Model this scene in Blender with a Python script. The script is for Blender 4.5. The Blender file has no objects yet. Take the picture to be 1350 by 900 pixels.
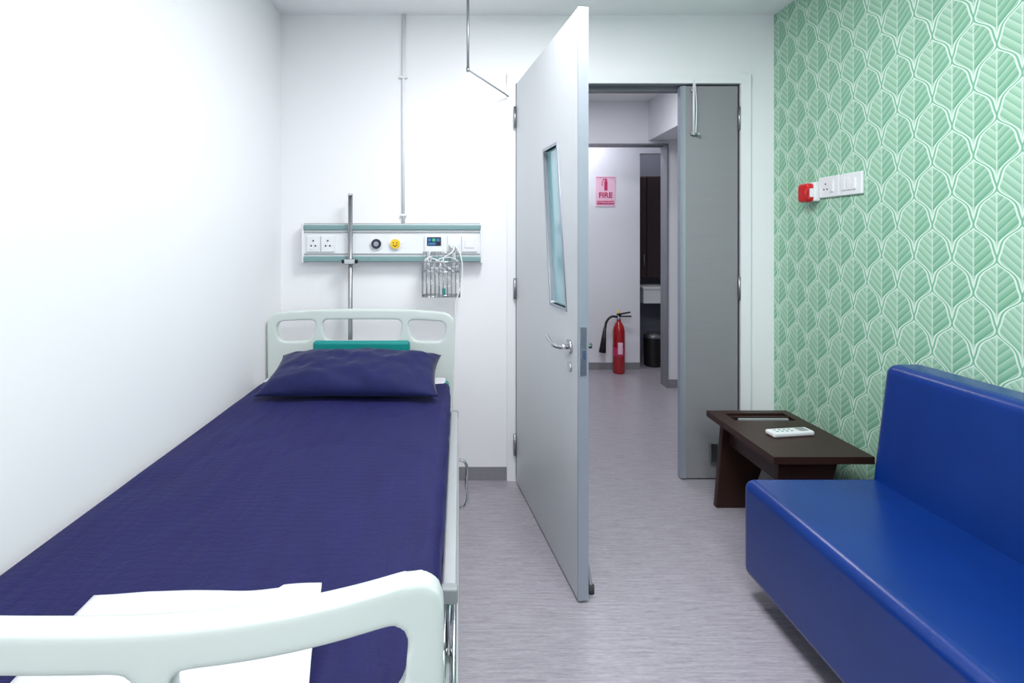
import bpy, bmesh, math, random
from mathutils import Vector, Matrix, noise
random.seed(3)
sc=bpy.context.scene
col=sc.collection
CAMZ=1.28; YB=2.742; H=2.47; XL=-0.945; XR=1.675; YF=-1.7

def lin(c):
    o=[]
    for v in c:
        v/=255.0
        o.append(v/12.92 if v<=0.04045 else ((v+0.055)/1.055)**2.4)
    return (*o,1.0)

class NT:
    def __init__(s,name):
        s.mat=bpy.data.materials.new(name); s.mat.use_nodes=True
        s.t=s.mat.node_tree; s.b=s.t.nodes['Principled BSDF']
    def n(s,ty): return s.t.nodes.new(ty)
    def l(s,a,b): s.t.links.new(a,b)
    def setin(s,sock,v):
        if isinstance(v,bpy.types.NodeSocket): s.l(v,sock)
        else: sock.default_value=v
    def m(s,op,a,b=None,c=None,clamp=False):
        nd=s.n('ShaderNodeMath'); nd.operation=op; nd.use_clamp=clamp
        s.setin(nd.inputs[0],a)
        if b is not None: s.setin(nd.inputs[1],b)
        if c is not None: s.setin(nd.inputs[2],c)
        return nd.outputs[0]
    def mix(s,f,a,b):
        nd=s.n('ShaderNodeMix'); nd.data_type='RGBA'
        s.setin(nd.inputs[0],f); s.setin(nd.inputs[6],a); s.setin(nd.inputs[7],b)
        return nd.outputs[2]
    def coord(s,scale=(1,1,1)):
        tc=s.n('ShaderNodeTexCoord'); mp=s.n('ShaderNodeMapping')
        mp.inputs['Scale'].default_value=scale
        s.l(tc.outputs['Object'],mp.inputs[0]); return mp.outputs[0]
    def noise(s,vec,scale,detail=3,rough=0.5):
        nd=s.n('ShaderNodeTexNoise'); s.l(vec,nd.inputs['Vector'])
        nd.inputs['Scale'].default_value=scale; nd.inputs['Detail'].default_value=detail
        nd.inputs['Roughness'].default_value=rough
        return nd.outputs[0]
    def bump(s,h,strength=0.3,dist=0.01):
        nd=s.n('ShaderNodeBump'); nd.inputs['Strength'].default_value=strength
        nd.inputs['Distance'].default_value=dist
        s.l(h,nd.inputs['Height']); s.l(nd.outputs[0],s.b.inputs['Normal'])

def mk(name,c,rough=0.5,metal=0.0,var=0.05,nscale=20,stretch=(1,1,1),bump=0.0,bdist=0.002,coat=0,emis=None,spec=None):
    t=NT(name); cc=lin(c)
    v=t.coord(stretch); f=t.noise(v,nscale,4)
    d=tuple(x*(1-var) for x in cc[:3])+(1,); e=tuple(min(1,x*(1+var)) for x in cc[:3])+(1,)
    t.l(t.mix(f,d,e),t.b.inputs['Base Color'])
    t.b.inputs['Roughness'].default_value=rough; t.b.inputs['Metallic'].default_value=metal
    if coat: t.b.inputs['Coat Weight'].default_value=coat
    if spec is not None: t.b.inputs['Specular IOR Level'].default_value=spec
    if bump: t.bump(f,bump,bdist)
    if emis:
        t.b.inputs['Emission Color'].default_value=lin(c); t.b.inputs['Emission Strength'].default_value=emis
    return t.mat

M={}
M['wall']=mk('wall_paint',(243,243,245),0.6,var=0.01,nscale=4,bump=0.03)
M['ceil']=mk('ceiling_paint',(246,246,247),0.7,var=0.01,nscale=4)
M['corr']=mk('corridor_paint',(229,230,236),0.6,var=0.02,nscale=4)
M['base']=mk('baseboard_vinyl',(136,134,140),0.5,var=0.08,nscale=30)
M['trimw']=mk('trim_white',(240,241,243),0.4,var=0.01)
M['plastic']=mk('cream_plastic',(208,216,212),0.28,var=0.01,nscale=5)
M['plasticw']=mk('white_plastic',(232,234,236),0.3,var=0.01)
M['pgrey']=mk('grey_plastic',(150,155,158),0.4)
M['black']=mk('black_plastic',(22,22,25),0.4)
M['chrome']=mk('chrome_steel',(200,202,205),0.18,metal=1.0,var=0.02)
M['steel']=mk('brushed_steel',(165,167,170),0.35,metal=1.0,var=0.06,nscale=60,stretch=(1,1,8))
M['alu']=mk('bed_aluminium',(200,203,205),0.35,metal=0.6,var=0.03)
M['frame']=mk('bed_frame_paint',(200,203,205),0.4,var=0.02)
M['teal']=mk('teal_vinyl',(0,136,132),0.45,var=0.06)
M['tealstrip']=mk('panel_teal_strip',(122,154,154),0.35,var=0.03)
M['door']=mk('door_laminate',(214,217,220),0.4,var=0.02,nscale=30,stretch=(1,1,0.1))
M['dooredge']=mk('door_edge_metal',(160,167,178),0.4,metal=0.3,var=0.03)
M['dframe']=mk('door_frame_grey',(126,128,136),0.45,var=0.04)
M['glass']=mk('frosted_teal_glass',(150,198,206),0.15,var=0.04,nscale=3,coat=0.4)
M['red']=mk('red_enamel',(165,16,24),0.25,var=0.05,coat=0.5)
M['redp']=mk('red_plastic',(205,22,28),0.35)
M['pink']=mk('sign_pink',(240,196,218),0.4,var=0.02)
M['signred']=mk('sign_red',(196,44,96),0.4,var=0.02)
M['yellow']=mk('yellow_plastic',(240,200,30),0.4)
M['navyp']=mk('dark_blue_plastic',(30,35,60),0.3)
M['screen']=mk('module_blue',(60,120,170),0.25)
M['green']=mk('green_plastic',(60,190,150),0.4)
M['wood']=mk('dark_walnut',(50,29,24),0.42,var=0.35,nscale=14,stretch=(8,1,8),bump=0.08,spec=0.35)
M['darkcab']=mk('dark_brown_laminate',(48,34,34),0.4,var=0.2)
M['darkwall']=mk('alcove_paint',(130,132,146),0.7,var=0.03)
M['cloth']=mk('white_cotton',(218,218,223),0.85,var=0.02,nscale=60,bump=0.25,bdist=0.002)
M['lamp']=mk('lamp_diffuser',(250,250,255),0.5,emis=6.0)
M['rubber']=mk('grey_rubber',(60,60,64),0.7)
M['greylam']=mk('grey_door_paint',(142,142,146),0.4,var=0.05,nscale=5,stretch=(1,1,10))

# floor
t=NT('vinyl_floor')
v=t.coord((1.6,24,1)); n1=t.noise(v,5,6,0.6)
v2=t.coord((6,70,1)); n2=t.noise(v2,6,4,0.65)
v3=t.coord((1,1,1)); n3=t.noise(v3,1.3,2)
s=t.m('ADD',t.m('MULTIPLY',n1,0.5),t.m('MULTIPLY',n2,0.5))
s=t.m('MULTIPLY_ADD',t.m('SUBTRACT',s,0.5),3.2,0.5,clamp=True)
c=t.mix(s,lin((128,123,132)),lin((184,179,188)))
c=t.mix(t.m('MULTIPLY',n3,0.25),c,lin((158,152,162)))
t.l(c,t.b.inputs['Base Color']); t.b.inputs['Roughness'].default_value=0.29
t.bump(n2,0.05,0.001); M['floor']=t.mat

# bed linen
t=NT('navy_bedsheet')
a=t.noise(t.coord((10,1.3,1)),3,4); b=t.noise(t.coord((25,60,25)),3,4,0.6)
t.l(t.mix(a,lin((18,17,64)),lin((27,26,86))),t.b.inputs['Base Color'])
t.b.inputs['Roughness'].default_value=0.7; t.b.inputs['Sheen Weight'].default_value=0.10
t.b.inputs['Sheen Tint'].default_value=lin((95,100,190)); t.b.inputs['Specular IOR Level'].default_value=0.3
wv=t.n('ShaderNodeTexWave'); wv.wave_type='BANDS'; wv.bands_direction='Y'
t.l(t.coord((1,1,1)),wv.inputs['Vector']); wv.inputs['Scale'].default_value=14; wv.inputs['Distortion'].default_value=9; wv.inputs['Detail'].default_value=3
t.bump(t.m('ADD',a,t.m('ADD',t.m('MULTIPLY',b,0.25),t.m('MULTIPLY',wv.outputs[1],0.06))),0.6,0.012); M['sheet']=t.mat
t=NT('navy_pillowcase')
a=t.noise(t.coord((6,6,6)),2,4)
t.l(t.mix(a,lin((10,16,64)),lin((17,25,86))),t.b.inputs['Base Color'])
t.b.inputs['Roughness'].default_value=0.7; t.b.inputs['Sheen Weight'].default_value=0.1; t.b.inputs['Specular IOR Level'].default_value=0.3
t.bump(a,0.5,0.015); M['pillow']=t.mat
# leather
t=NT('blue_leather')
vo=t.n('ShaderNodeTexVoronoi'); t.l(t.coord(),vo.inputs['Vector']); vo.inputs['Scale'].default_value=350
a=t.noise(t.coord(),4,3)
t.l(t.mix(a,lin((1,38,106)),lin((3,50,130))),t.b.inputs['Base Color'])
t.b.inputs['Roughness'].default_value=0.26; t.b.inputs['Specular IOR Level'].default_value=0.6
t.bump(vo.outputs['Distance'],0.12,0.001); M['leather']=t.mat

# wallpaper
t=NT('leaf_wallpaper')
tc=t.n('ShaderNodeTexCoord'); sp=t.n('ShaderNodeSeparateXYZ'); t.l(tc.outputs['Object'],sp.inputs[0])
w=0.146; h=0.223; k=0.34; sh=k/(2*math.pi)
u=t.m('DIVIDE',sp.outputs['Y'],w); vv=t.m('DIVIDE',sp.outputs['Z'],h)
ph=t.m('ADD',t.m('MULTIPLY',vv,2*math.pi),t.m('MULTIPLY',t.m('COSINE',t.m('MULTIPLY',vv,4*math.pi)),k))
bb=t.m('MULTIPLY_ADD',t.m('COSINE',ph),0.25,0.25)
fl=t.m('FLOOR',t.m('ADD',u,0.5)); sgA=t.m('SUBTRACT',u,fl); aa=t.m('ABSOLUTE',sgA)
isA=t.m('LESS_THAN',aa,bb)
vs=t.m('ADD',vv,sh)
lvA=t.m('SUBTRACT',vs,t.m('FLOOR',t.m('ADD',vs,0.5)))
sgB=t.m('SUBTRACT',t.m('SUBTRACT',u,t.m('FLOOR',u)),0.5)
lvB=t.m('SUBTRACT',t.m('SUBTRACT',vs,t.m('FLOOR',vs)),0.5)
def sel(A,B): return t.m('ADD',t.m('MULTIPLY',A,isA),t.m('MULTIPLY',B,t.m('SUBTRACT',1.0,isA)))
sg=sel(sgA,sgB); lu=t.m('ABSOLUTE',sg); lv=sel(lvA,lvB)
edge=t.m('ABSOLUTE',t.m('SUBTRACT',aa,bb))
p=t.m('DIVIDE',t.m('SUBTRACT',t.m('MULTIPLY',lv,h),t.m('MULTIPLY',lu,w*0.95)),0.030)
fr=t.m('FRACT',t.m('ADD',p,10.0))
grad=t.m('MULTIPLY_ADD',lv,0.8,0.45,clamp=True)
f1=t.m('MULTIPLY_ADD',fr,0.6,t.m('MULTIPLY',grad,0.45),clamp=True)
side=t.m('GREATER_THAN',sg,0.0)
f1=t.m('ADD',f1,t.m('MULTIPLY_ADD',side,0.24,-0.14),clamp=True)
c=t.mix(f1,lin((88,162,124)),lin((184,218,194)))
vein=t.m('LESS_THAN',fr,0.07); rib=t.m('LESS_THAN',lu,0.016)
line=t.m('MAXIMUM',vein,rib)
c=t.mix(t.m('MULTIPLY',line,0.65),c,lin((218,234,221)))
e1=t.m('LESS_THAN',edge,0.062); c=t.mix(e1,c,lin((216,234,221)))
e2=t.m('LESS_THAN',edge,0.022); c=t.mix(e2,c,lin((122,184,148)))
t.l(c,t.b.inputs['Base Color']); t.b.inputs['Roughness'].default_value=0.55
M['wallpaper']=t.mat

# ---------- geometry helpers
def obj(name,me,mat,smooth=False):
    o=bpy.data.objects.new(name,me); col.objects.link(o)
    if mat is not None: me.materials.clear(); me.materials.append(M[mat] if isinstance(mat,str) else mat)
    if smooth:
        for p in me.polygons: p.use_smooth=True
    return o
def fix(me):
    bm=bmesh.new(); bm.from_mesh(me); bmesh.ops.recalc_face_normals(bm,faces=bm.faces); bm.to_mesh(me); bm.free()
def wn(o):
    m=o.modifiers.new('wn','WEIGHTED_NORMAL'); m.keep_sharp=True
def hexa(name,pts,mat,bevel=0,seg=3):
    bm=bmesh.new(); vs=[bm.verts.new(p) for p in pts]
    for f in ((3,2,1,0),(4,5,6,7),(0,1,5,4),(1,2,6,5),(2,3,7,6),(3,0,4,7)):
        bm.faces.new([vs[i] for i in f])
    bmesh.ops.recalc_face_normals(bm,faces=bm.faces)
    if bevel: bmesh.ops.bevel(bm,geom=list(bm.edges),offset=bevel,segments=seg,profile=0.5,affect='EDGES')
    me=bpy.data.meshes.new(name); bm.to_mesh(me); bm.free()
    o=obj(name,me,mat,smooth=bool(bevel))
    if bevel: wn(o)
    return o
def box(name,x0,x1,y0,y1,z0,z1,mat,bevel=0,seg=3):
    return hexa(name,[(x0,y0,z0),(x1,y0,z0),(x1,y1,z0),(x0,y1,z0),(x0,y0,z1),(x1,y0,z1),(x1,y1,z1),(x0,y1,z1)],mat,bevel,seg)
def boxes(name,lst,mat):
    bm=bmesh.new()
    for (x0,x1,y0,y1,z0,z1) in lst:
        vs=[bm.verts.new(p) for p in [(x0,y0,z0),(x1,y0,z0),(x1,y1,z0),(x0,y1,z0),(x0,y0,z1),(x1,y0,z1),(x1,y1,z1),(x0,y1,z1)]]
        for f in ((3,2,1,0),(4,5,6,7),(0,1,5,4),(1,2,6,5),(2,3,7,6),(3,0,4,7)): bm.faces.new([vs[i] for i in f])
    me=bpy.data.meshes.new(name); bm.to_mesh(me); bm.free()
    return obj(name,me,mat)
def cyl(name,p0,p1,r,mat,seg=24,r2=None):
    p0=Vector(p0);p1=Vector(p1); d=p1-p0
    bm=bmesh.new()
    bmesh.ops.create_cone(bm,cap_ends=True,segments=seg,radius1=r,radius2=r if r2 is None else r2,depth=d.length)
    q=d.to_track_quat('Z','Y').to_matrix().to_4x4()
    bm.transform(Matrix.Translation((p0+p1)/2)@q)
    me=bpy.data.meshes.new(name); bm.to_mesh(me); bm.free()
    o=obj(name,me,mat)
    for p in me.polygons: p.use_smooth=len(p.vertices)==4
    return o
def evalmesh(o,name):
    bpy.context.view_layer.update()
    dg=bpy.context.evaluated_depsgraph_get()
    me=bpy.data.meshes.new_from_object(o.evaluated_get(dg)); me.name=name
    return me
def tube(name,pts,r,mat,closed=False,smooth=True,res=4):
    cu=bpy.data.curves.new(name,'CURVE'); cu.dimensions='3D'; cu.bevel_depth=r; cu.bevel_resolution=res; cu.use_fill_caps=True
    if smooth:
        sp=cu.splines.new('BEZIER'); sp.bezier_points.add(len(pts)-1)
        for i,p in enumerate(pts):
            b=sp.bezier_points[i]; b.co=p; b.handle_left_type=b.handle_right_type='AUTO'
        sp.resolution_u=8
    else:
        sp=cu.splines.new('POLY'); sp.points.add(len(pts)-1)
        for i,p in enumerate(pts): sp.points[i].co=(*p,1)
    sp.use_cyclic_u=closed
    tmp=bpy.data.objects.new(name+'_t',cu); col.objects.link(tmp)
    me=evalmesh(tmp,name); bpy.data.objects.remove(tmp); bpy.data.curves.remove(cu)
    return obj(name,me,mat,smooth=True)
def lathe(name,prof,c,mat,seg=32):
    bm=bmesh.new(); rings=[]
    for r,z in prof:
        rings.append([bm.verts.new((c[0]+max(r,1e-4)*math.cos(2*math.pi*i/seg),c[1]+max(r,1e-4)*math.sin(2*math.pi*i/seg),c[2]+z)) for i in range(seg)])
    for a,b in zip(rings,rings[1:]):
        for i in range(seg): bm.faces.new((a[i],a[(i+1)%seg],b[(i+1)%seg],b[i]))
    bm.faces.new(rings[0][::-1]); bm.faces.new(rings[-1])
    bmesh.ops.recalc_face_normals(bm,faces=bm.faces)
    me=bpy.data.meshes.new(name); bm.to_mesh(me); bm.free()
    o=obj(name,me,mat,smooth=True); 
    m=o.modifiers.new('es','EDGE_SPLIT'); m.split_angle=math.radians(50)
    return o
def group(name,loc,objs):
    e=bpy.data.objects.new(name,None); e.empty_display_size=0.1; col.objects.link(e); e.location=loc
    inv=Matrix.Translation(-Vector(loc))
    for o in objs: o.parent=e; o.matrix_parent_inverse=inv
    return e
def join(name,objs,mat=None):
    bm=bmesh.new(); mats=[]
    for o in objs:
        me=evalmesh(o,'tmp')
        me.transform(o.matrix_world)
        idx=len(mats); mats.append(o.data.materials[0])
        for p in me.polygons: p.material_index=idx
        bm.from_mesh(me)
    me=bpy.data.meshes.new(name); bm.to_mesh(me); bm.free()
    for o in objs: bpy.data.objects.remove(o)
    o=bpy.data.objects.new(name,me); col.objects.link(o)
    for m in mats: me.materials.append(m)
    return o
def rpoly(pts,rad,seg=8):
    out=[]; n=len(pts)
    if not isinstance(rad,(list,tuple)): rad=[rad]*n
    for i in range(n):
        p=Vector(pts[i]);a=(Vector(pts[i-1])-p);b=(Vector(pts[(i+1)%n])-p)
        r=rad[i]; la=a.length; lb=b.length; a.normalize(); b.normalize()
        d=min(r,la*0.49,lb*0.49)
        A=p+a*d; B=p+b*d
        for j in range(seg+1):
            s=j/seg; out.append(tuple((1-s)**2*A+2*s*(1-s)*p+s*s*B))
    return out
def plate2d(name,loops,thick,bevel=0.0):
    cu=bpy.data.curves.new(name,'CURVE'); cu.dimensions='2D'; cu.fill_mode='BOTH'
    cu.extrude=thick/2-bevel; cu.bevel_depth=bevel; cu.bevel_resolution=3
    cu.offset=-bevel
    for L in loops:
        sp=cu.splines.new('POLY'); sp.points.add(len(L)-1); sp.use_cyclic_u=True
        for i,p in enumerate(L): sp.points[i].co=(p[0],p[1],0,1)
    tmp=bpy.data.objects.new(name+'_t',cu); col.objects.link(tmp)
    me=evalmesh(tmp,name); bpy.data.objects.remove(tmp)
    return me

# ---------- room shell
box('floor',-1.1,2.7,YF-0.1,6.3,-0.1,0,'floor')
box('ceiling',-1.1,2.7,YF-0.1,6.3,H,H+0.1,'ceil')
box('wall_left',XL-0.12,XL,YF,YB,0,H,'wall')
box('wall_right',XR,XR+0.1,YF,YB,0,H,'wallpaper')
box('wall_front',XL-0.12,XR+0.1,YF-0.1,YF,0,H,'wall')
OX0,OX1,OZ=0.285,1.508,2.112
boxes('wall_back',[(XL-0.12,OX0,YB,YB+0.14,0,H),(OX1,XR+0.1,YB,YB+0.14,0,H),(OX0,OX1,YB,YB+0.14,OZ,H)],'wall')
box('baseboard_left',XL,XL+0.006,YF,YB,0,0.07,'base')
boxes('baseboard_back',[(XL,0.254,YB-0.006,YB,0,0.07),(1.545,XR,YB-0.006,YB,0,0.07)],'base')
box('baseboard_right',XR-0.006,XR,YF,YB,0,0.07,'base')
boxes('trim_1',[(0.254,0.300,YB-0.014,YB+0.001,0,2.155),(1.493,1.545,YB-0.014,YB+0.001,0,2.155),(0.254,1.545,YB-0.0145,YB+0.001,2.104,2.155)],'trimw')
boxes('trim_2',[(0.285,0.2985,YB-0.004,YB+0.145,0,2.104),(1.4935,1.508,YB-0.004,YB+0.145,0,2.104),(0.285,1.508,YB-0.004,YB+0.145,2.1,2.113),
   (0.2985,0.312,YB+0.05,YB+0.1,0,2.1),(1.479,1.4935,YB+0.05,YB+0.1,0,2.1),(0.2985,1.4935,YB+0.05,YB+0.1,2.082,2.1)],'dframe')

# corridor
boxes('wall_corridor_side',[(-1.1,-1.0,2.88,6.3,0,H)],'corr')
box('wall_corridor_end',2.6,2.7,2.88,6.3,0,H,'corr')
boxes('wall_corridor_far',[(-1.0,0.9,4.45,4.56,0,H),(1.8,2.6,4.45,4.56,0,H),(0.9,1.8,4.45,4.56,2.1,H)],'corr')
box('trim_corridor_bulkhead',1.636,2.6,2.89,4.45,2.13,H,'corr')
boxes('wall_sign',[(-1.0,1.775,5.06,5.16,0,H),(2.5,2.6,5.06,5.16,0,H),(1.775,2.5,5.06,5.16,2.12,H)],'corr')
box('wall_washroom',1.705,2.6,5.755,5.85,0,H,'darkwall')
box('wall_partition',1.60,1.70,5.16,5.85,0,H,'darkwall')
boxes('baseboard_corridor',[(1.8,2.6,4.442,4.45,0,0.07),(-1,0.9,4.442,4.45,0,0.07),(-1,1.775,5.052,5.06,0,0.07)],'base')
boxes('trim_3',[(1.787,1.80,4.43,4.57,0,2.1),(0.9,0.915,4.43,4.57,0,2.1),(0.9,1.8,4.43,4.57,2.09,2.1)],'dframe')

# ---------- door_1 main leaf (open)
hx,hy=0.302,2.715; ex,ey=0.420,1.812
L=math.hypot(ex-hx,ey-hy); ux,uy=(ex-hx)/L,(ey-hy)/L
nx,ny=-uy,ux
if nx<0: nx,ny=-nx,-ny
TH=0.036
def D(tt,off,z): return (hx+ux*tt+nx*off, hy+uy*tt+ny*off, z)
def dbox(name,t0,t1,o0,o1,z0,z1,mat,bevel=0):
    return hexa(name,[D(t0,o0,z0),D(t1,o0,z0),D(t1,o1,z0),D(t0,o1,z0),D(t0,o0,z1),D(t1,o0,z1),D(t1,o1,z1),D(t0,o1,z1)],mat,bevel,2)
wa=rpoly([(0.545*L,1.655),(0.735*L,1.655),(0.855*L,1.02),(0.655*L,1.02)],0.006,3)
outer=[(0.0,0.008),(L-0.006,0.008),(L-0.006,2.096),(0.0,2.096)]
def doormesh(name,loops,o0,o1,mat):
    me=plate2d(name,loops,abs(o1-o0))
    mid=(o0+o1)/2
    for vtx in me.vertices:
        a,b,cz=vtx.co; vtx.co=D(a,mid+cz,b)
    fix(me); return obj(name,me,mat)
parts=[doormesh('leaf_panel',[outer,wa],0,TH,'door')]
wq=[(0.545*L,1.655),(0.735*L,1.655),(0.855*L,1.02),(0.655*L,1.02)]
wo=[(wq[0][0]-0.014,wq[0][1]+0.012),(wq[1][0]+0.010,wq[1][1]+0.012),(wq[2][0]+0.014,wq[2][1]-0.012),(wq[3][0]-0.010,wq[3][1]-0.012)]
parts.append(doormesh('window_bead',[wo,wq],-0.003,TH+0.003,'dooredge'))
parts.append(doormesh('window_glass',[wq],TH/2-0.004,TH/2+0.004,'glass'))
parts.append(dbox('edge_strip',L-0.006,L,-0.001,TH+0.001,0.008,2.097,'dooredge'))
parts.append(dbox('lock_plate',L,L+0.002,0.007,TH-0.007,0.80,0.97,'steel'))
parts.append(dbox('latch',L+0.002,L+0.008,0.012,TH-0.012,0.86,0.89,'chrome'))
tz=0.885; tt=0.907*L
for sgn,o0 in ((-1,0.0),(1,TH)):
    parts.append(cyl('rose',D(tt,o0,tz),D(tt,o0+sgn*0.009,tz),0.026,'chrome'))
    parts.append(cyl('spindle',D(tt,o0,tz),D(tt,o0+sgn*0.045,tz),0.009,'chrome'))
    parts.append(tube('lever',[D(tt,o0+sgn*0.038,tz),D(tt-0.02,o0+sgn*0.048,tz),D(tt-0.07,o0+sgn*0.05,tz),D(tt-0.13,o0+sgn*0.047,tz+0.012)],0.009,'chrome'))
    parts.append(cyl('key_rose',D(tt,o0,tz-0.075),D(tt,o0+sgn*0.006,tz-0.075),0.018,'chrome'))
for z in (0.2,1.02,1.92):
    parts.append(cyl('hinge',(hx-0.008,hy-0.006,z-0.055),(hx-0.008,hy-0.006,z+0.055),0.0075,'steel',12))
parts.append(dbox('stop_plate',L-0.07,L-0.03,TH,TH+0.006,0.05,0.15,'steel'))
parts.append(tube('stop_arm',[D(L-0.05,TH+0.008,0.13),D(L-0.05,TH+0.02,0.08),D(L-0.048,TH+0.028,0.025)],0.007,'chrome'))
parts.append(cyl('stop_foot',D(L-0.048,TH+0.028,0.0),D(L-0.048,TH+0.028,0.028),0.013,'rubber',16))
group('door_1',(hx,hy,0),parts)

# ---------- door_2 narrow leaf (closed)
p2=[box('leaf_panel',1.186,1.484,YB+0.002,YB+0.044,0.008,2.094,'greylam',0.002,1),
    box('edge_rebate',1.1805,1.186,YB+0.004,YB+0.042,0.008,2.094,'dooredge'),
    box('edge_stile',1.186,1.206,YB-0.001,YB+0.003,0.008,2.094,'dooredge')]
for z in (0.2,1.02,1.92):
    p2.append(cyl('hinge',(1.488,YB-0.006,z-0.06),(1.488,YB-0.006,z+0.06),0.007,'steel',12))
p2.append(cyl('bolt_rod',(1.243,YB-0.012,1.83),(1.243,YB-0.012,2.12),0.005,'plasticw',12))
for z in (1.84,2.07):
    p2.append(box('bolt_guide',1.230,1.258,YB-0.014,YB+0.002,z-0.010,z+0.010,'steel',0.003,2))
p2.append(tube('bolt_cord',[(1.248,YB-0.018,2.1),(1.254,YB-0.02,1.98),(1.250,YB-0.02,1.84)],0.0025,'plasticw'))
p2.append(cyl('bolt_knob',(1.264,YB-0.026,1.835),(1.264,YB,1.835),0.008,'chrome',12))
p2.append(box('lower_bolt',1.33,1.37,YB-0.016,YB+0.002,0.10,0.20,'steel',0.003,2))
group('door_2',(1.33,YB,0),p2)

# ---------- hospital bed
BX0,BX1=-0.935,-0.02; BC=(BX0+BX1)/2
def board(name,yc,bow,zb,zt,pc,th,expn,rail,drop=0.016,flat=0.22,side=0.006):
    out=rpoly([(BX0+0.012,zb),(BX0,zt-0.13-drop),(BX0,zt-drop),(BC-flat,zt),(BC+flat,zt),(BX1,zt-drop),(BX1,zt-0.13-drop),(BX1-0.012,zb)],[0.03,0.2,0.075,0.2,0.2,0.075,0.2,0.03],10)
    zo0=zt-0.156; zo1=zt-rail
    def op(a,b,c,d,z0,z1,z2,r): return rpoly([(a,z0),(b,z0),(d,z2),(c,z1)],r,8)
    hw=(BX1-BX0)/2
    pl,pr=BC-pc,BC+pc
    hl=op(BX0+0.052,pl-0.036,BX0+0.042,pl-0.008,zo0,zo1-side,zo1-side*0.3,0.04)
    hc=op(pl+0.030,pr-0.030,pl+0.010,pr-0.010,zo0,zo1,zo1,0.04)
    hr=op(pr+0.036,BX1-0.052,pr+0.008,BX1-0.042,zo0,zo1-side*0.3,zo1-side,0.04)
    me=plate2d(name,[out,hl,hc,hr],th)
    for vv_ in me.vertices:
        x,y,z=vv_.co; vv_.co=(x,z,y)
    fix(me)
    o=obj(name,me,'plastic')
    r=o.modifiers.new('r','REMESH'); r.mode='VOXEL'; r.voxel_size=0.0055
    s_=o.modifiers.new('s','SMOOTH'); s_.iterations=6; s_.factor=0.6
    me2=evalmesh(o,name); bpy.data.objects.remove(o)
    for vv_ in me2.vertices:
        x,y,z=vv_.co; q=(x-BC)/hw
        vv_.co=(x,y+yc+bow*(1-abs(q)**expn),z)
    return obj(name,me2,'plastic',smooth=True)
bed=[board('headboard',2.525,0.035,0.36,0.934,0.212,0.036,2.4,0.050),
     board('footboard',0.697,-0.112,0.34,0.843,0.135,0.036,2.6,0.046,0.000,0.22,0.0)]
MX0,MX1,MY0,MY1,MT=-0.925,-0.065,0.72,2.485,0.612
bed.append(box('mattress',MX0+0.006,MX1+0.018,MY0+0.015,MY1,0.475,MT-0.006,'teal',0.02,4))
def mksheet():
    a=0.10; nx_=110; ny_=220
    x0,x1,y0,y1=MX0,MX1+0.02,MY0,MY1-0.09
    bm=bmesh.new(); G=[]
    for j in range(ny_+1):
        row=[]
        for i in range(nx_+1):
            s=x0-a+(x1-x0+2*a)*i/nx_; tt_=y0-a+(y1-y0+a)*j/ny_
            dx=max(0,x0-s,s-x1); dy=max(0,y0-tt_)
            x=min(max(s,x0),x1); y=max(tt_,y0)
            R=0.02
            drop=max(dx,dy)
            z=MT
            ex_=min(x-x0,x1-x,y-y0)
            if drop==0 and ex_<R:
                q=(R-ex_)/R; z-=R*(1-math.sqrt(max(0,1-q*q)))*0.8
            z-=drop
            if drop>0: z-=R*0.8
            w1=noise.noise(Vector((x*7+y*1.2,y*1.6,0)))*0.006
            w2=abs(noise.noise(Vector((x*3.5-y*2.2,y*2.6+x,4.0))))*0.013
            w3=noise.noise(Vector((x*30,y*9,7)))*0.0014
            if drop==0: z+=(w1+w2+w3)*min(1,ex_/0.05)
            else:
                off=0.006+0.006*noise.noise(Vector((y*9+x*9,z*6,2)))
                if s>x1: x+=off
                if dy>0: y-=abs(off)*0.6
            row.append(bm.verts.new((x,y,z)))
        G.append(row)
    for j in range(ny_):
        for i in range(nx_): bm.faces.new((G[j][i],G[j][i+1],G[j+1][i+1],G[j+1][i]))
    me=bpy.data.meshes.new('bedsheet'); bm.to_mesh(me); bm.free()
    o=obj('bedsheet',me,'sheet',smooth=True)
    m=o.modifiers.new('s','SMOOTH'); m.iterations=2
    return o
bed.append(mksheet())
bed.append(box('white_undersheet',MX0+0.003,MX1+0.002,2.37,2.49,0.58,MT+0.003,'cloth',0.012,3))
bed.append(box('head_bolster',-0.70,-0.235,2.462,2.50,MT,0.792,'teal',0.016,4))
FY=0.70
bed+= [box('side_frame_r',-0.095,-0.055,FY,2.50,0.40,0.47,'frame',0.006,2),
       box('side_frame_l',-0.92,-0.88,FY,2.50,0.40,0.47,'frame',0.006,2),
       box('deck',-0.90,-0.07,FY+0.02,2.48,0.455,0.478,'frame'),
       box('base_r',-0.14,-0.10,0.80,2.35,0.17,0.22,'frame',0.006,2),
       box('base_l',-0.87,-0.83,0.80,2.35,0.17,0.22,'frame',0.006,2),
       box('base_cross_a',-0.87,-0.10,0.85,0.90,0.17,0.22,'frame',0.006,2),
       box('base_cross_b',-0.87,-0.10,2.25,2.30,0.17,0.22,'frame',0.006,2)]
for x in (-0.12,-0.85):
    for y in (0.88,2.27):
        bed.append(cyl('leg',(x,y,0.2),(x,y,0.46),0.02,'frame',16))
        bed.append(cyl('castor_stem',(x,y,0.09),(x,y,0.18),0.012,'steel',12))
        bed.append(cyl('castor_wheel',(x-0.015,y,0.055),(x+0.015,y,0.055),0.055,'rubber',24))
        bed.append(box('castor_fork',x-0.02,x+0.02,y-0.02,y+0.03,0.08,0.12,'pgrey',0.005,2))
    bed.append(cyl('lift_arm',(x,1.1,0.2),(x,1.5,0.43),0.015,'frame',12))
    bed.append(cyl('lift_arm',(x,2.0,0.2),(x,1.6,0.43),0.015,'frame',12))
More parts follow.
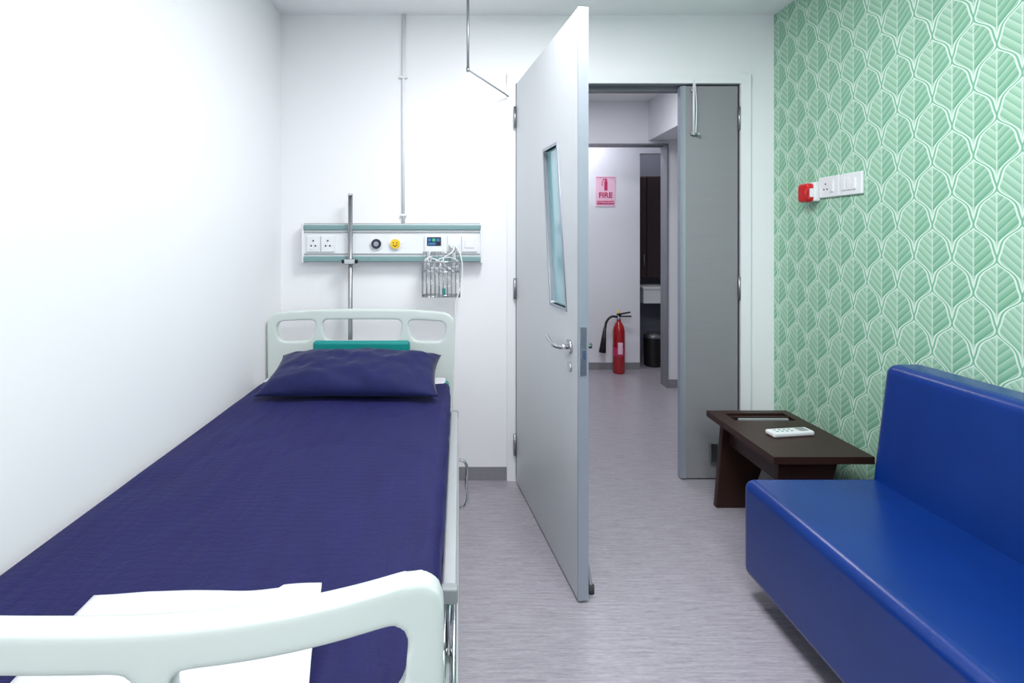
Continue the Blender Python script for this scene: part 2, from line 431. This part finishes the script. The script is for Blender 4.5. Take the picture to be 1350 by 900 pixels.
bed.append(box('board_bracket',-0.85,-0.10,0.62,0.72,0.38,0.45,'frame',0.004,2))
bed.append(box('board_bracket',-0.85,-0.10,2.46,2.54,0.38,0.45,'frame',0.004,2))
bed.append(cyl('crank_shaft',(-0.5,0.60,0.33),(-0.5,0.90,0.33),0.008,'chrome',12))
bed.append(cyl('crank_handle',(-0.5,0.61,0.33),(-0.42,0.61,0.33),0.008,'chrome',12))
bed.append(box('rail_top',-0.038,-0.004,1.14,2.30,0.485,0.512,'alu',0.006,3))
bed.append(box('rail_top_cap',-0.040,-0.002,1.125,1.15,0.480,0.516,'pgrey',0.006,3))
bed.append(box('rail_top_cap',-0.040,-0.002,2.29,2.31,0.480,0.516,'pgrey',0.006,3))
bed.append(cyl('rail_bottom_a',(-0.034,0.70,0.36),(-0.034,2.32,0.36),0.006,'chrome',16))
bed.append(cyl('rail_bottom_b',(-0.012,0.70,0.36),(-0.012,2.32,0.36),0.006,'chrome',16))
bed.append(box('rail_channel',-0.052,-0.0,0.70,2.32,0.325,0.350,'alu',0.003,2))
for i in range(6):
    y=1.2+0.2*i
    bed.append(cyl('rail_strut',(-0.022,y-0.06,0.36),(-0.022,y+0.02,0.50),0.008,'chrome',12))
for y in (0.8,1.5,2.2):
    bed.append(box('rail_bracket',-0.075,-0.03,y-0.02,y+0.02,0.33,0.42,'pgrey',0.003,2))
bed.append(tube('rail_release_loop',[(0.005,1.86,0.31),(0.022,1.86,0.32),(0.026,1.86,0.40),(0.022,1.86,0.475),(0.003,1.86,0.485)],0.005,'chrome'))
group('hospital_bed',(BC,1.5,0),bed)

# ---------- pillow
def mkpillow(name,cx,cy,cz,W,Dp,T,tilt,mat,seed=0):
    n=60; bm=bmesh.new(); top=[];bot=[]
    for side,G in ((1,top),(-1,bot)):
        for j in range(n+1):
            row=[]
            for i in range(n+1):
                a=-1+2*i/n; b=-1+2*j/n
                th=(max(0,1-abs(a)**3.4)*max(0,1-abs(b)**2.8))**0.55
                pin=1-0.08*(1-abs(a)**2)*abs(b)**3; pin2=1-0.06*(1-abs(b)**2)*abs(a)**3
                x=a*W/2*pin2; y=b*Dp/2*pin
                wv=noise.noise(Vector((x*9+seed,y*12,side*3)))*0.020*th+noise.noise(Vector((x*22,y*18,side+seed)))*0.008*th
                z=side*T/2*th*(1.0 if side>0 else 0.40)+wv*(1 if side>0 else 0.15)
                row.append(bm.verts.new((x,y,z)))
            G.append(row)
    for G,fl_ in ((top,0),(bot,1)):
        for j in range(n):
            for i in range(n):
                f=(G[j][i],G[j][i+1],G[j+1][i+1],G[j+1][i]); bm.faces.new(f[::-1] if fl_ else f)
    bmesh.ops.remove_doubles(bm,verts=bm.verts,dist=0.0008)
    bm.transform(Matrix.Translation((cx,cy,cz))@Matrix.Rotation(tilt,4,'X'))
    bmesh.ops.recalc_face_normals(bm,faces=bm.faces)
    me=bpy.data.meshes.new(name); bm.to_mesh(me); bm.free()
    return obj(name,me,mat,smooth=True)
mkpillow('pillow',-0.458,2.268,0.686,0.75,0.365,0.160,math.radians(14),'pillow',2)

# ---------- white sheet folded on bed
def towel():
    P=[(-0.665,0.935),(-0.255,0.965),(-0.215,0.735),(-0.655,0.735)]
    n=40; bm=bmesh.new(); G=[]
    for j in range(n+1):
        row=[]
        for i in range(n+1):
            s=i/n;tt_=j/n
            a=Vector(P[0])*(1-s)+Vector(P[1])*s; b=Vector(P[3])*(1-s)+Vector(P[2])*s
            q=a*(1-tt_)+b*tt_
            wob=noise.noise(Vector((q.x*8,q.y*8,1)))*0.006
            z=MT+0.016+noise.noise(Vector((q.x*9,q.y*5,3)))*0.006+(0.005 if s>0.8 else 0)
            row.append(bm.verts.new((q.x+wob,q.y+wob*0.7,z)))
        G.append(row)
    for j in range(n):
        for i in range(n): bm.faces.new((G[j][i],G[j][i+1],G[j+1][i+1],G[j+1][i]))
    me=bpy.data.meshes.new('folded_white_sheet'); bm.to_mesh(me); bm.free(); fix(me)
    o=obj('folded_white_sheet',me,'cloth',smooth=True)
    m=o.modifiers.new('so','SOLIDIFY'); m.thickness=0.010; m.offset=0
towel()

# ---------- bed head panel
PX0,PX1,PZ0,PZ1,PY=-0.812,0.118,1.155,1.362,2.682
pp=[box('body',PX0,PX1,PY,YB,PZ0+0.005,PZ1-0.005,'plasticw',0.004,2),
    box('top_strip',PX0+0.004,PX1-0.004,PY-0.010,PY+0.02,PZ1-0.036,PZ1-0.008,'tealstrip',0.006,3),
    box('top_lip',PX0,PX1,PY+0.005,YB,PZ1-0.008,PZ1,'pgrey',0.002,2),
    box('mid_rail',PX0+0.003,PX1-0.003,PY-0.004,PY,PZ1-0.050,PZ1-0.044,'pgrey'),
    box('low_rail',PX0+0.003,PX1-0.003,PY-0.004,PY,PZ0+0.044,PZ0+0.050,'pgrey'),
    box('bottom_strip',PX0+0.004,PX1-0.004,PY-0.010,PY+0.02,PZ0+0.006,PZ0+0.036,'tealstrip',0.006,3),
    box('end_cap_l',PX0-0.006,PX0+0.008,PY-0.006,YB,PZ0,PZ1,'plasticw',0.004,2),
    box('end_cap_r',PX1-0.008,PX1+0.006,PY-0.006,YB,PZ0,PZ1,'plasticw',0.004,2)]
zc=1.255
def socket(x0,x1):
    return [box('socket_plate',x0,x1,PY-0.008,PY,zc-0.042,zc+0.042,'plasticw',0.003,2)]
for x0,x1 in ((-0.79,-0.72),(-0.715,-0.645),(-0.06,0.01),(0.015,0.095)):
    pp+=socket(x0,x1)
    xm=(x0+x1)/2
    for dx,dz in ((0,0.016),(-0.011,-0.010),(0.011,-0.010)):
        if x0<-0.5: pp.append(cyl('socket_hole',(xm+dx,PY-0.0095,zc+dz),(xm+dx,PY-0.005,zc+dz),0.0045,'black',12))
pp.append(box('rocker',-0.79+0.018,-0.79+0.03,PY-0.012,PY-0.006,zc-0.03,zc-0.02,'plasticw',0.001,1))
for x,mt in ((-0.428,'navyp'),(-0.33,'yellow')):
    pp.append(cyl('gas_ring',(x,PY-0.006,zc),(x,PY,zc),0.034,'plasticw',32))
    pp.append(cyl('gas_outlet',(x,PY-0.016,zc),(x,PY-0.004,zc),0.025,mt,32))
    pp.append(cyl('gas_hole',(x,PY-0.018,zc),(x,PY-0.012,zc),0.013,'pgrey' if mt=='navyp' else 'yellow',24))
    if mt=='yellow':
        for dx in (-0.009,0.009): pp.append(cyl('gas_key',(x+dx,PY-0.020,zc+0.006),(x+dx,PY-0.015,zc+0.006),0.003,'black',10))
        pp.append(tube('gas_mark',[(x-0.010,PY-0.019,zc-0.004),(x,PY-0.019,zc-0.012),(x+0.010,PY-0.019,zc-0.004)],0.0018,'black'))
pp.append(box('module_frame',-0.18,-0.085,PY-0.012,PY,zc-0.042,zc+0.042,'plasticw',0.003,2))
pp.append(box('module_face',-0.165,-0.092,PY-0.016,PY-0.008,zc-0.01,zc+0.035,'navyp',0.002,1))
for i,mt in enumerate(('screen','green','screen')):
    pp.append(box('module_key',-0.160+i*0.022,-0.144+i*0.022,PY-0.019,PY-0.014,zc+0.012,zc+0.028,mt,0.001,1))
pp.append(box('module_key',-0.160,-0.12,PY-0.019,PY-0.014,zc-0.006,zc+0.006,'screen',0.001,1))
pp.append(box('switch_rocker',0.03,0.08,PY-0.012,PY-0.006,zc-0.022,zc+0.022,'plasticw',0.003,2))
group('bedhead_service_panel',((PX0+PX1)/2,PY,zc),pp)

cp=[cyl('pipe',(-0.294,YB-0.009,PZ1),(-0.294,YB-0.009,H),0.008,'plasticw',16),
    box('clip',-0.316,-0.272,YB-0.018,YB,2.13,2.145,'plasticw',0.003,2),
    box('clip',-0.312,-0.276,YB-0.018,YB,1.40,1.412,'plasticw',0.003,2)]
group('wall_conduit',(-0.294,YB,1.9),cp)

# IV pole
iv=[cyl('pole',(-0.558,2.652,0.0),(-0.558,2.652,1.505),0.0115,'steel',20),
    cyl('pole_cap',(-0.558,2.652,1.500),(-0.558,2.652,1.512),0.013,'chrome',20),
    box('clamp',-0.585,-0.53,2.625,2.668,1.150,1.178,'chrome',0.004,2),
    cyl('clamp_knob',(-0.52,2.645,1.165),(-0.60,2.645,1.165),0.010,'black',16),
    cyl('foot_disc',(-0.558,2.652,0),(-0.558,2.652,0.012),0.06,'steel',24)]
group('iv_pole',(-0.558,2.652,0.0),iv)

# wire basket
wb=[]
bx0,bx1,bz0,bz1,by0,by1=-0.185,0.005,0.985,1.165,2.585,2.665
r=0.0022
for z,yy in ((bz1,by0),(bz1-0.05,by0),(bz0+0.01,by0+0.02)):
    wb.append(tube('hoop',[(bx0,by1,z),(bx0,yy,z),(bx1,yy,z),(bx1,by1,z)],r*1.3,'chrome',closed=True,smooth=False,res=2))
for i in range(10):
    x=bx0+(bx1-bx0)*i/9
    wb.append(tube('wire',[(x,by1,bz1+0.05),(x,by1,bz0),(x,by0+0.02,bz0),(x,by0,bz1)],r,'chrome',smooth=False,res=2))
for i in range(3):
    y=by0+0.02+(by1-by0-0.02)*(i+0.5)/3
    wb.append(tube('wire',[(bx0,y-0.01,bz1),(bx0,y,bz0),(bx1,y,bz0),(bx1,y-0.01,bz1)],r,'chrome',smooth=False,res=2))
wb.append(box('hook',bx0+0.02,bx0+0.04,2.658,2.667,1.14,1.215,'chrome',0.002,1))
wb.append(box('hook',bx1-0.04,bx1-0.02,2.658,2.667,1.14,1.215,'chrome',0.002,1))
b=join('b',wb)
b.name='basket'
cb=[b]
random.seed(5)
def squig(n,c,sx,sy,sz):
    return [(c[0]+random.uniform(-sx,sx),c[1]+random.uniform(-sy,sy),c[2]+random.uniform(-sz,sz)) for _ in range(n)]
cb.append(tube('cord_bundle',squig(12,(-0.06,2.625,1.10),0.07,0.02,0.06),0.003,'plasticw'))
cb.append(tube('cord_bundle',squig(9,(-0.13,2.625,1.17),0.04,0.015,0.05),0.003,'plasticw'))
cb.append(tube('cord_plug',[(-0.025,2.64,zc),(-0.03,2.60,1.22),(-0.08,2.60,1.17),(-0.02,2.60,1.10),(-0.05,2.62,1.04)],0.0035,'plasticw'))
cb.append(tube('cord_drop',[(-0.025,2.635,zc),(0.008,2.61,1.2),(0.010,2.60,1.05),(-0.015,2.60,0.96),(-0.018,2.61,0.86),(-0.03,2.62,0.55),(-0.05,2.62,0.1),(-0.08,2.62,0.006)],0.003,'plasticw'))
cb.append(cyl('plug',(-0.025,PY-0.045,zc+0.0),(-0.025,PY-0.009,zc),0.024,'plasticw',20))
cb.append(box('teal_connector',-0.085,-0.068,2.61,2.625,0.995,1.03,'teal',0.003,2))
group('wire_basket',((bx0+bx1)/2,2.62,bz0),cb)

# hanging rod
group('ceiling_hanging_rod',(0.042,2.4,H),[cyl('rod',(0.042,2.4,2.066),(0.042,2.4,H),0.006,'steel',12),
  cyl('ceiling_plate',(0.042,2.4,H-0.006),(0.042,2.4,H),0.025,'steel',20),
  cyl('brace',(0.042,2.4,2.068),(0.262,2.728,2.035),0.004,'pgrey',10),
  cyl('elbow',(0.042,2.4,2.058),(0.042,2.4,2.078),0.008,'steel',12)])

# ---------- sofa
SX0=1.02; SY0,SY1=-0.35,1.862
sf=[box('seat',SX0,1.60,SY0,SY1,0.08,0.425,'leather',0.035,6),
    box('plinth',SX0+0.10,1.62,SY0+0.05,SY1-0.10,0.03,0.10,'black',0.004,1)]
sf.append(hexa('backrest',[(1.465,SY0,0.30),(1.660,SY0,0.30),(1.660,SY1,0.30),(1.465,SY1,0.30),
                           (1.530,SY0,0.835),(1.665,SY0,0.835),(1.665,SY1,0.835),(1.530,SY1,0.835)],'leather',0.035,6))
for x in (1.16,1.56):
    for y in (SY0+0.25,0.75,SY1-0.25):
        sf.append(cyl('foot',(x,y,0),(x,y,0.05),0.022,'black',16,0.028))
group('sofa',(1.34,0.75,0),sf)

# ---------- side table
TX0,TX1,TY0,TY1,TZ=1.20,1.585,1.965,2.50,0.45
tb=[]
rec=(1.265,1.545,2.36,2.46)
th=0.028
tb.append(boxes('top',[(TX0,TX1,TY0,rec[2],TZ-th,TZ),(TX0,TX1,rec[3],TY1,TZ-th,TZ),(TX0,rec[0],rec[2],rec[3],TZ-th,TZ),(rec[1],TX1,rec[2],rec[3],TZ-th,TZ),(rec[0],rec[1],rec[2],rec[3],TZ-th,TZ-0.018)],'wood'))
tb.append(box('slot_divider',rec[0],rec[1],2.405,2.413,TZ-0.02,TZ+0.002,'wood'))
tb.append(box('slot_tray',1.29,1.52,2.375,2.388,TZ-0.018,TZ+0.002,'pgrey',0.002,1))
def slab(name,y0,y1,xb0,xb1,xt0,xt1,z1,mat='wood'):
    return hexa(name,[(xb0,y0,0),(xb1,y0,0),(xb1,y1,0),(xb0,y1,0),(xt0,y0,z1),(xt1,y0,z1),(xt1,y1,z1),(xt0,y1,z1)],mat,0.003,2)
tb.append(slab('leg_far',2.455,2.485,1.225,1.375,1.26,1.53,TZ-th))
tb.append(slab('leg_near',2.03,2.06,1.235,1.375,1.26,1.50,TZ-th))
tb.append(box('stretcher',1.285,1.315,2.05,2.46,0.30,0.38,'wood',0.003,2))
tb.append(box('rear_leg',1.52,1.555,2.25,2.47,0,TZ-th,'wood',0.003,2))
group('side_table',(1.39,2.24,0),tb)
rm=[box('remote_body',-0.095,0.095,-0.028,0.028,0,0.020,'plasticw',0.007,3),
    box('remote_screen',0.035,0.075,-0.018,0.018,0.019,0.0212,'pgrey',0.0005,1)]
for i in range(4):
    for j in range(2):
        rm.append(box('remote_button',-0.07+i*0.022,-0.060+i*0.022,-0.014+j*0.018,-0.006+j*0.018,0.019,0.0212,'tealstrip',0.0008,1))
b=join('remote_control',rm); b.location=(1.405,2.19,TZ); b.rotation_euler=(0,0,math.radians(8))

# ---------- wall sockets right wall
sw=[]
for y0,y1 in ((2.130,2.255),(2.258,2.383)):
    sw.append(box('plate',XR-0.012,XR,y0,y1,1.468,1.562,'plasticw',0.004,3))
    for k_ in range(3 if y0<2.2 else 1):
        yy=y0+0.03+0.028*k_
        sw.append(box('rocker',XR-0.017,XR-0.010,yy,yy+0.022,1.49,1.54,'plasticw',0.002,2))
for dy,dz in ((0,0.014),(-0.010,-0.01),(0.010,-0.01)):
    sw.append(cyl('hole',(XR-0.0125,2.34+dy,1.515+dz),(XR-0.008,2.34+dy,1.515+dz),0.004,'black',10))
group('switch_socket_panel',(XR,2.25,1.51),sw)
group('emergency_call_unit',(XR,2.42,1.5),[
    box('back_box',XR-0.03,XR,2.386,2.47,1.455,1.545,'plasticw',0.006,3),
    box('red_body',XR-0.062,XR-0.025,2.390,2.462,1.452,1.54,'redp',0.014,4),
    box('label',XR-0.05,XR-0.03,2.3885,2.391,1.475,1.515,'plasticw',0.001,1),
    tube('pull_loop',[(XR-0.05,2.39,1.52),(XR-0.07,2.385,1.50),(XR-0.066,2.385,1.47),(XR-0.05,2.39,1.465)],0.004,'redp')])

# ---------- fire extinguisher
fx,fy=1.528,4.93
fe=[lathe('body',[(0.0,0.0),(0.050,0.0),(0.056,0.01),(0.056,0.40),(0.050,0.44),(0.034,0.475),(0.020,0.49),(0.020,0.51)],(fx,fy,0),'red'),
    lathe('label',[(0.0566,0.17),(0.0566,0.25)],(fx,fy,0),'signred'),
    box('label_text',fx-0.025,fx+0.02,fy-0.060,fy-0.05,0.19,0.30,'pink',0.002,1),
    cyl('valve',(fx,fy,0.50),(fx,fy,0.55),0.018,'chrome',16),
    box('lever_low',fx-0.01,fx+0.12,fy-0.01,fy+0.01,0.535,0.548,'black',0.003,2),
    hexa('lever_top',[(fx-0.02,fy-0.01,0.55),(fx+0.11,fy-0.01,0.575),(fx+0.11,fy+0.01,0.575),(fx-0.02,fy+0.01,0.55),(fx-0.02,fy-0.01,0.565),(fx+0.11,fy-0.01,0.587),(fx+0.11,fy+0.01,0.587),(fx-0.02,fy+0.01,0.565)],'black',0.002,1),
    cyl('gauge',(fx,fy-0.018,0.56),(fx,fy-0.03,0.56),0.016,'black',16),
    cyl('valve_top',(fx,fy,0.55),(fx,fy,0.60),0.010,'yellow',12),
    tube('hose',[(fx-0.01,fy,0.535),(fx-0.07,fy-0.01,0.54),(fx-0.115,fy-0.01,0.50),(fx-0.135,fy-0.01,0.42)],0.011,'black'),
    cyl('horn',(fx-0.135,fy-0.01,0.44),(fx-0.16,fy-0.01,0.20),0.012,'black',20,0.034)]
group('fire_extinguisher',(fx,fy,0),fe)
sx0,sx1,sz0,sz1=1.340,1.532,1.60,1.893
sy=5.055
sg_=[box('plate',sx0,sx1,sy,5.06,sz0,sz1,'pink'),
    box('border_t',sx0+0.008,sx1-0.008,sy-0.001,sy,sz1-0.012,sz1-0.008,'signred'),
    box('band',sx0+0.012,sx1-0.012,sy-0.002,sy,sz0+0.02,sz0+0.055,'signred'),
    box('picto_body',1.425,1.455,sy-0.002,sy,1.755,1.845,'signred',0.001,1),
    box('picto_neck',1.433,1.447,sy-0.002,sy,1.845,1.862,'signred'),
    box('picto_handle',1.412,1.452,sy-0.002,sy,1.862,1.870,'signred'),
    tube('picto_hose',[(1.418,sy-0.001,1.866),(1.405,sy-0.001,1.84),(1.402,sy-0.001,1.80)],0.003,'signred')]
def text(s_,size,x,z,mat,y=sy-0.002):
    cu=bpy.data.curves.new('txt','FONT'); cu.body=s_; cu.size=size; cu.align_x='CENTER'; cu.extrude=0.0006
    cu.offset=size*0.02
    tmp=bpy.data.objects.new('txt',cu); col.objects.link(tmp)
    me=evalmesh(tmp,'txt'); bpy.data.objects.remove(tmp)
    me.transform(Matrix.Translation((x,y,z))@Matrix.Rotation(math.pi/2,4,'X'))
    return obj('lettering',me,mat)
sg_.append(text('FIRE',0.075,1.436,1.685,'signred'))
sg_.append(text('EXTINGUISHER',0.024,1.436,1.630,'pink',sy-0.0025))
group('fire_extinguisher_sign',(1.436,sy,1.75),sg_)

# alcove
cab=[box('carcass',1.72,2.56,5.50,5.75,0.86,1.95,'darkcab',0.004,1)]
for x0,x1 in ((1.725,1.995),(2.0,2.275),(2.28,2.555)):
    cab.append(box('door',x0,x1,5.485,5.50,0.87,1.94,'darkcab',0.003,1))
    cab.append(cyl('handle',(x1-0.03,5.475,1.0),(x1-0.03,5.475,1.12),0.005,'steel',8))
group('wall_cabinet',(2.14,5.6,1.4),cab)
group('vanity_counter',(2.2,5.5,0.7),[box('counter_front',1.89,2.59,5.28,5.75,0.62,0.765,'plasticw',0.005,2),box('counter_top',1.88,2.595,5.265,5.75,0.765,0.79,'plasticw',0.004,2),
   box('support',2.45,2.55,5.4,5.75,0,0.62,'darkcab'),cyl('tap',(2.2,5.45,0.79),(2.2,5.45,0.85),0.01,'chrome',12)])
group('trash_bin',(1.965,5.12,0),[lathe('bin',[(0,0),(0.075,0),(0.088,0.01),(0.095,0.30),(0.09,0.30)],(1.965,5.22,0),'black'),
   lathe('bin_lid',[(0.097,0.29),(0.098,0.31),(0.06,0.335),(0.0,0.34)],(1.965,5.22,0),'steel')])

# ---------- lights
def panel(name,x,y,sx,sy_,z,power,color=(0.96,0.98,1.0)):
    fr=box('bezel',x-sx/2-0.02,x+sx/2+0.02,y-sy_/2-0.02,y+sy_/2+0.02,z-0.012,z,'trimw',0.003,1)
    df=box('diffuser',x-sx/2,x+sx/2,y-sy_/2,y+sy_/2,z-0.016,z-0.011,'lamp')
    ld=bpy.data.lights.new(name+'_lamp','AREA'); ld.shape='RECTANGLE'; ld.size=sx; ld.size_y=sy_; ld.energy=power; ld.color=color
    lo=bpy.data.objects.new('lamp',ld); col.objects.link(lo); lo.location=(x,y,z-0.02)
    group(name,(x,y,z),[fr,df,lo])
panel('ceiling_light',0.40,1.55,0.6,0.6,H,30)
panel('ceiling_light',0.40,0.0,0.6,0.6,H,14)
panel('ceiling_light',0.40,-1.1,0.6,0.6,H,17)
panel('ceiling_light',1.0,3.5,0.5,0.3,H,10,(0.95,0.96,1.0))
panel('ceiling_light',1.0,4.8,0.4,0.2,H,7,(0.94,0.95,1.0))
panel('ceiling_light',2.1,5.3,0.2,0.1,H,1.5,(0.94,0.95,1.0))

wd=bpy.data.worlds.new('world'); sc.world=wd; wd.use_nodes=True
wd.node_tree.nodes['Background'].inputs[0].default_value=(0.8,0.85,0.95,1)
wd.node_tree.nodes['Background'].inputs[1].default_value=0.3

# ---------- camera
cd=bpy.data.cameras.new('camera'); cam=bpy.data.objects.new('camera',cd); col.objects.link(cam)
cam.location=(0,0,CAMZ); cam.rotation_euler=(math.radians(90),0,0)
cd.sensor_width=36; cd.lens=36*680/1350; cd.shift_x=70/1350; cd.shift_y=-135/1350
cd.clip_start=0.05
sc.camera=cam
sc.view_settings.view_transform='Standard'
sc.view_settings.look='None'
sc.view_settings.exposure=0
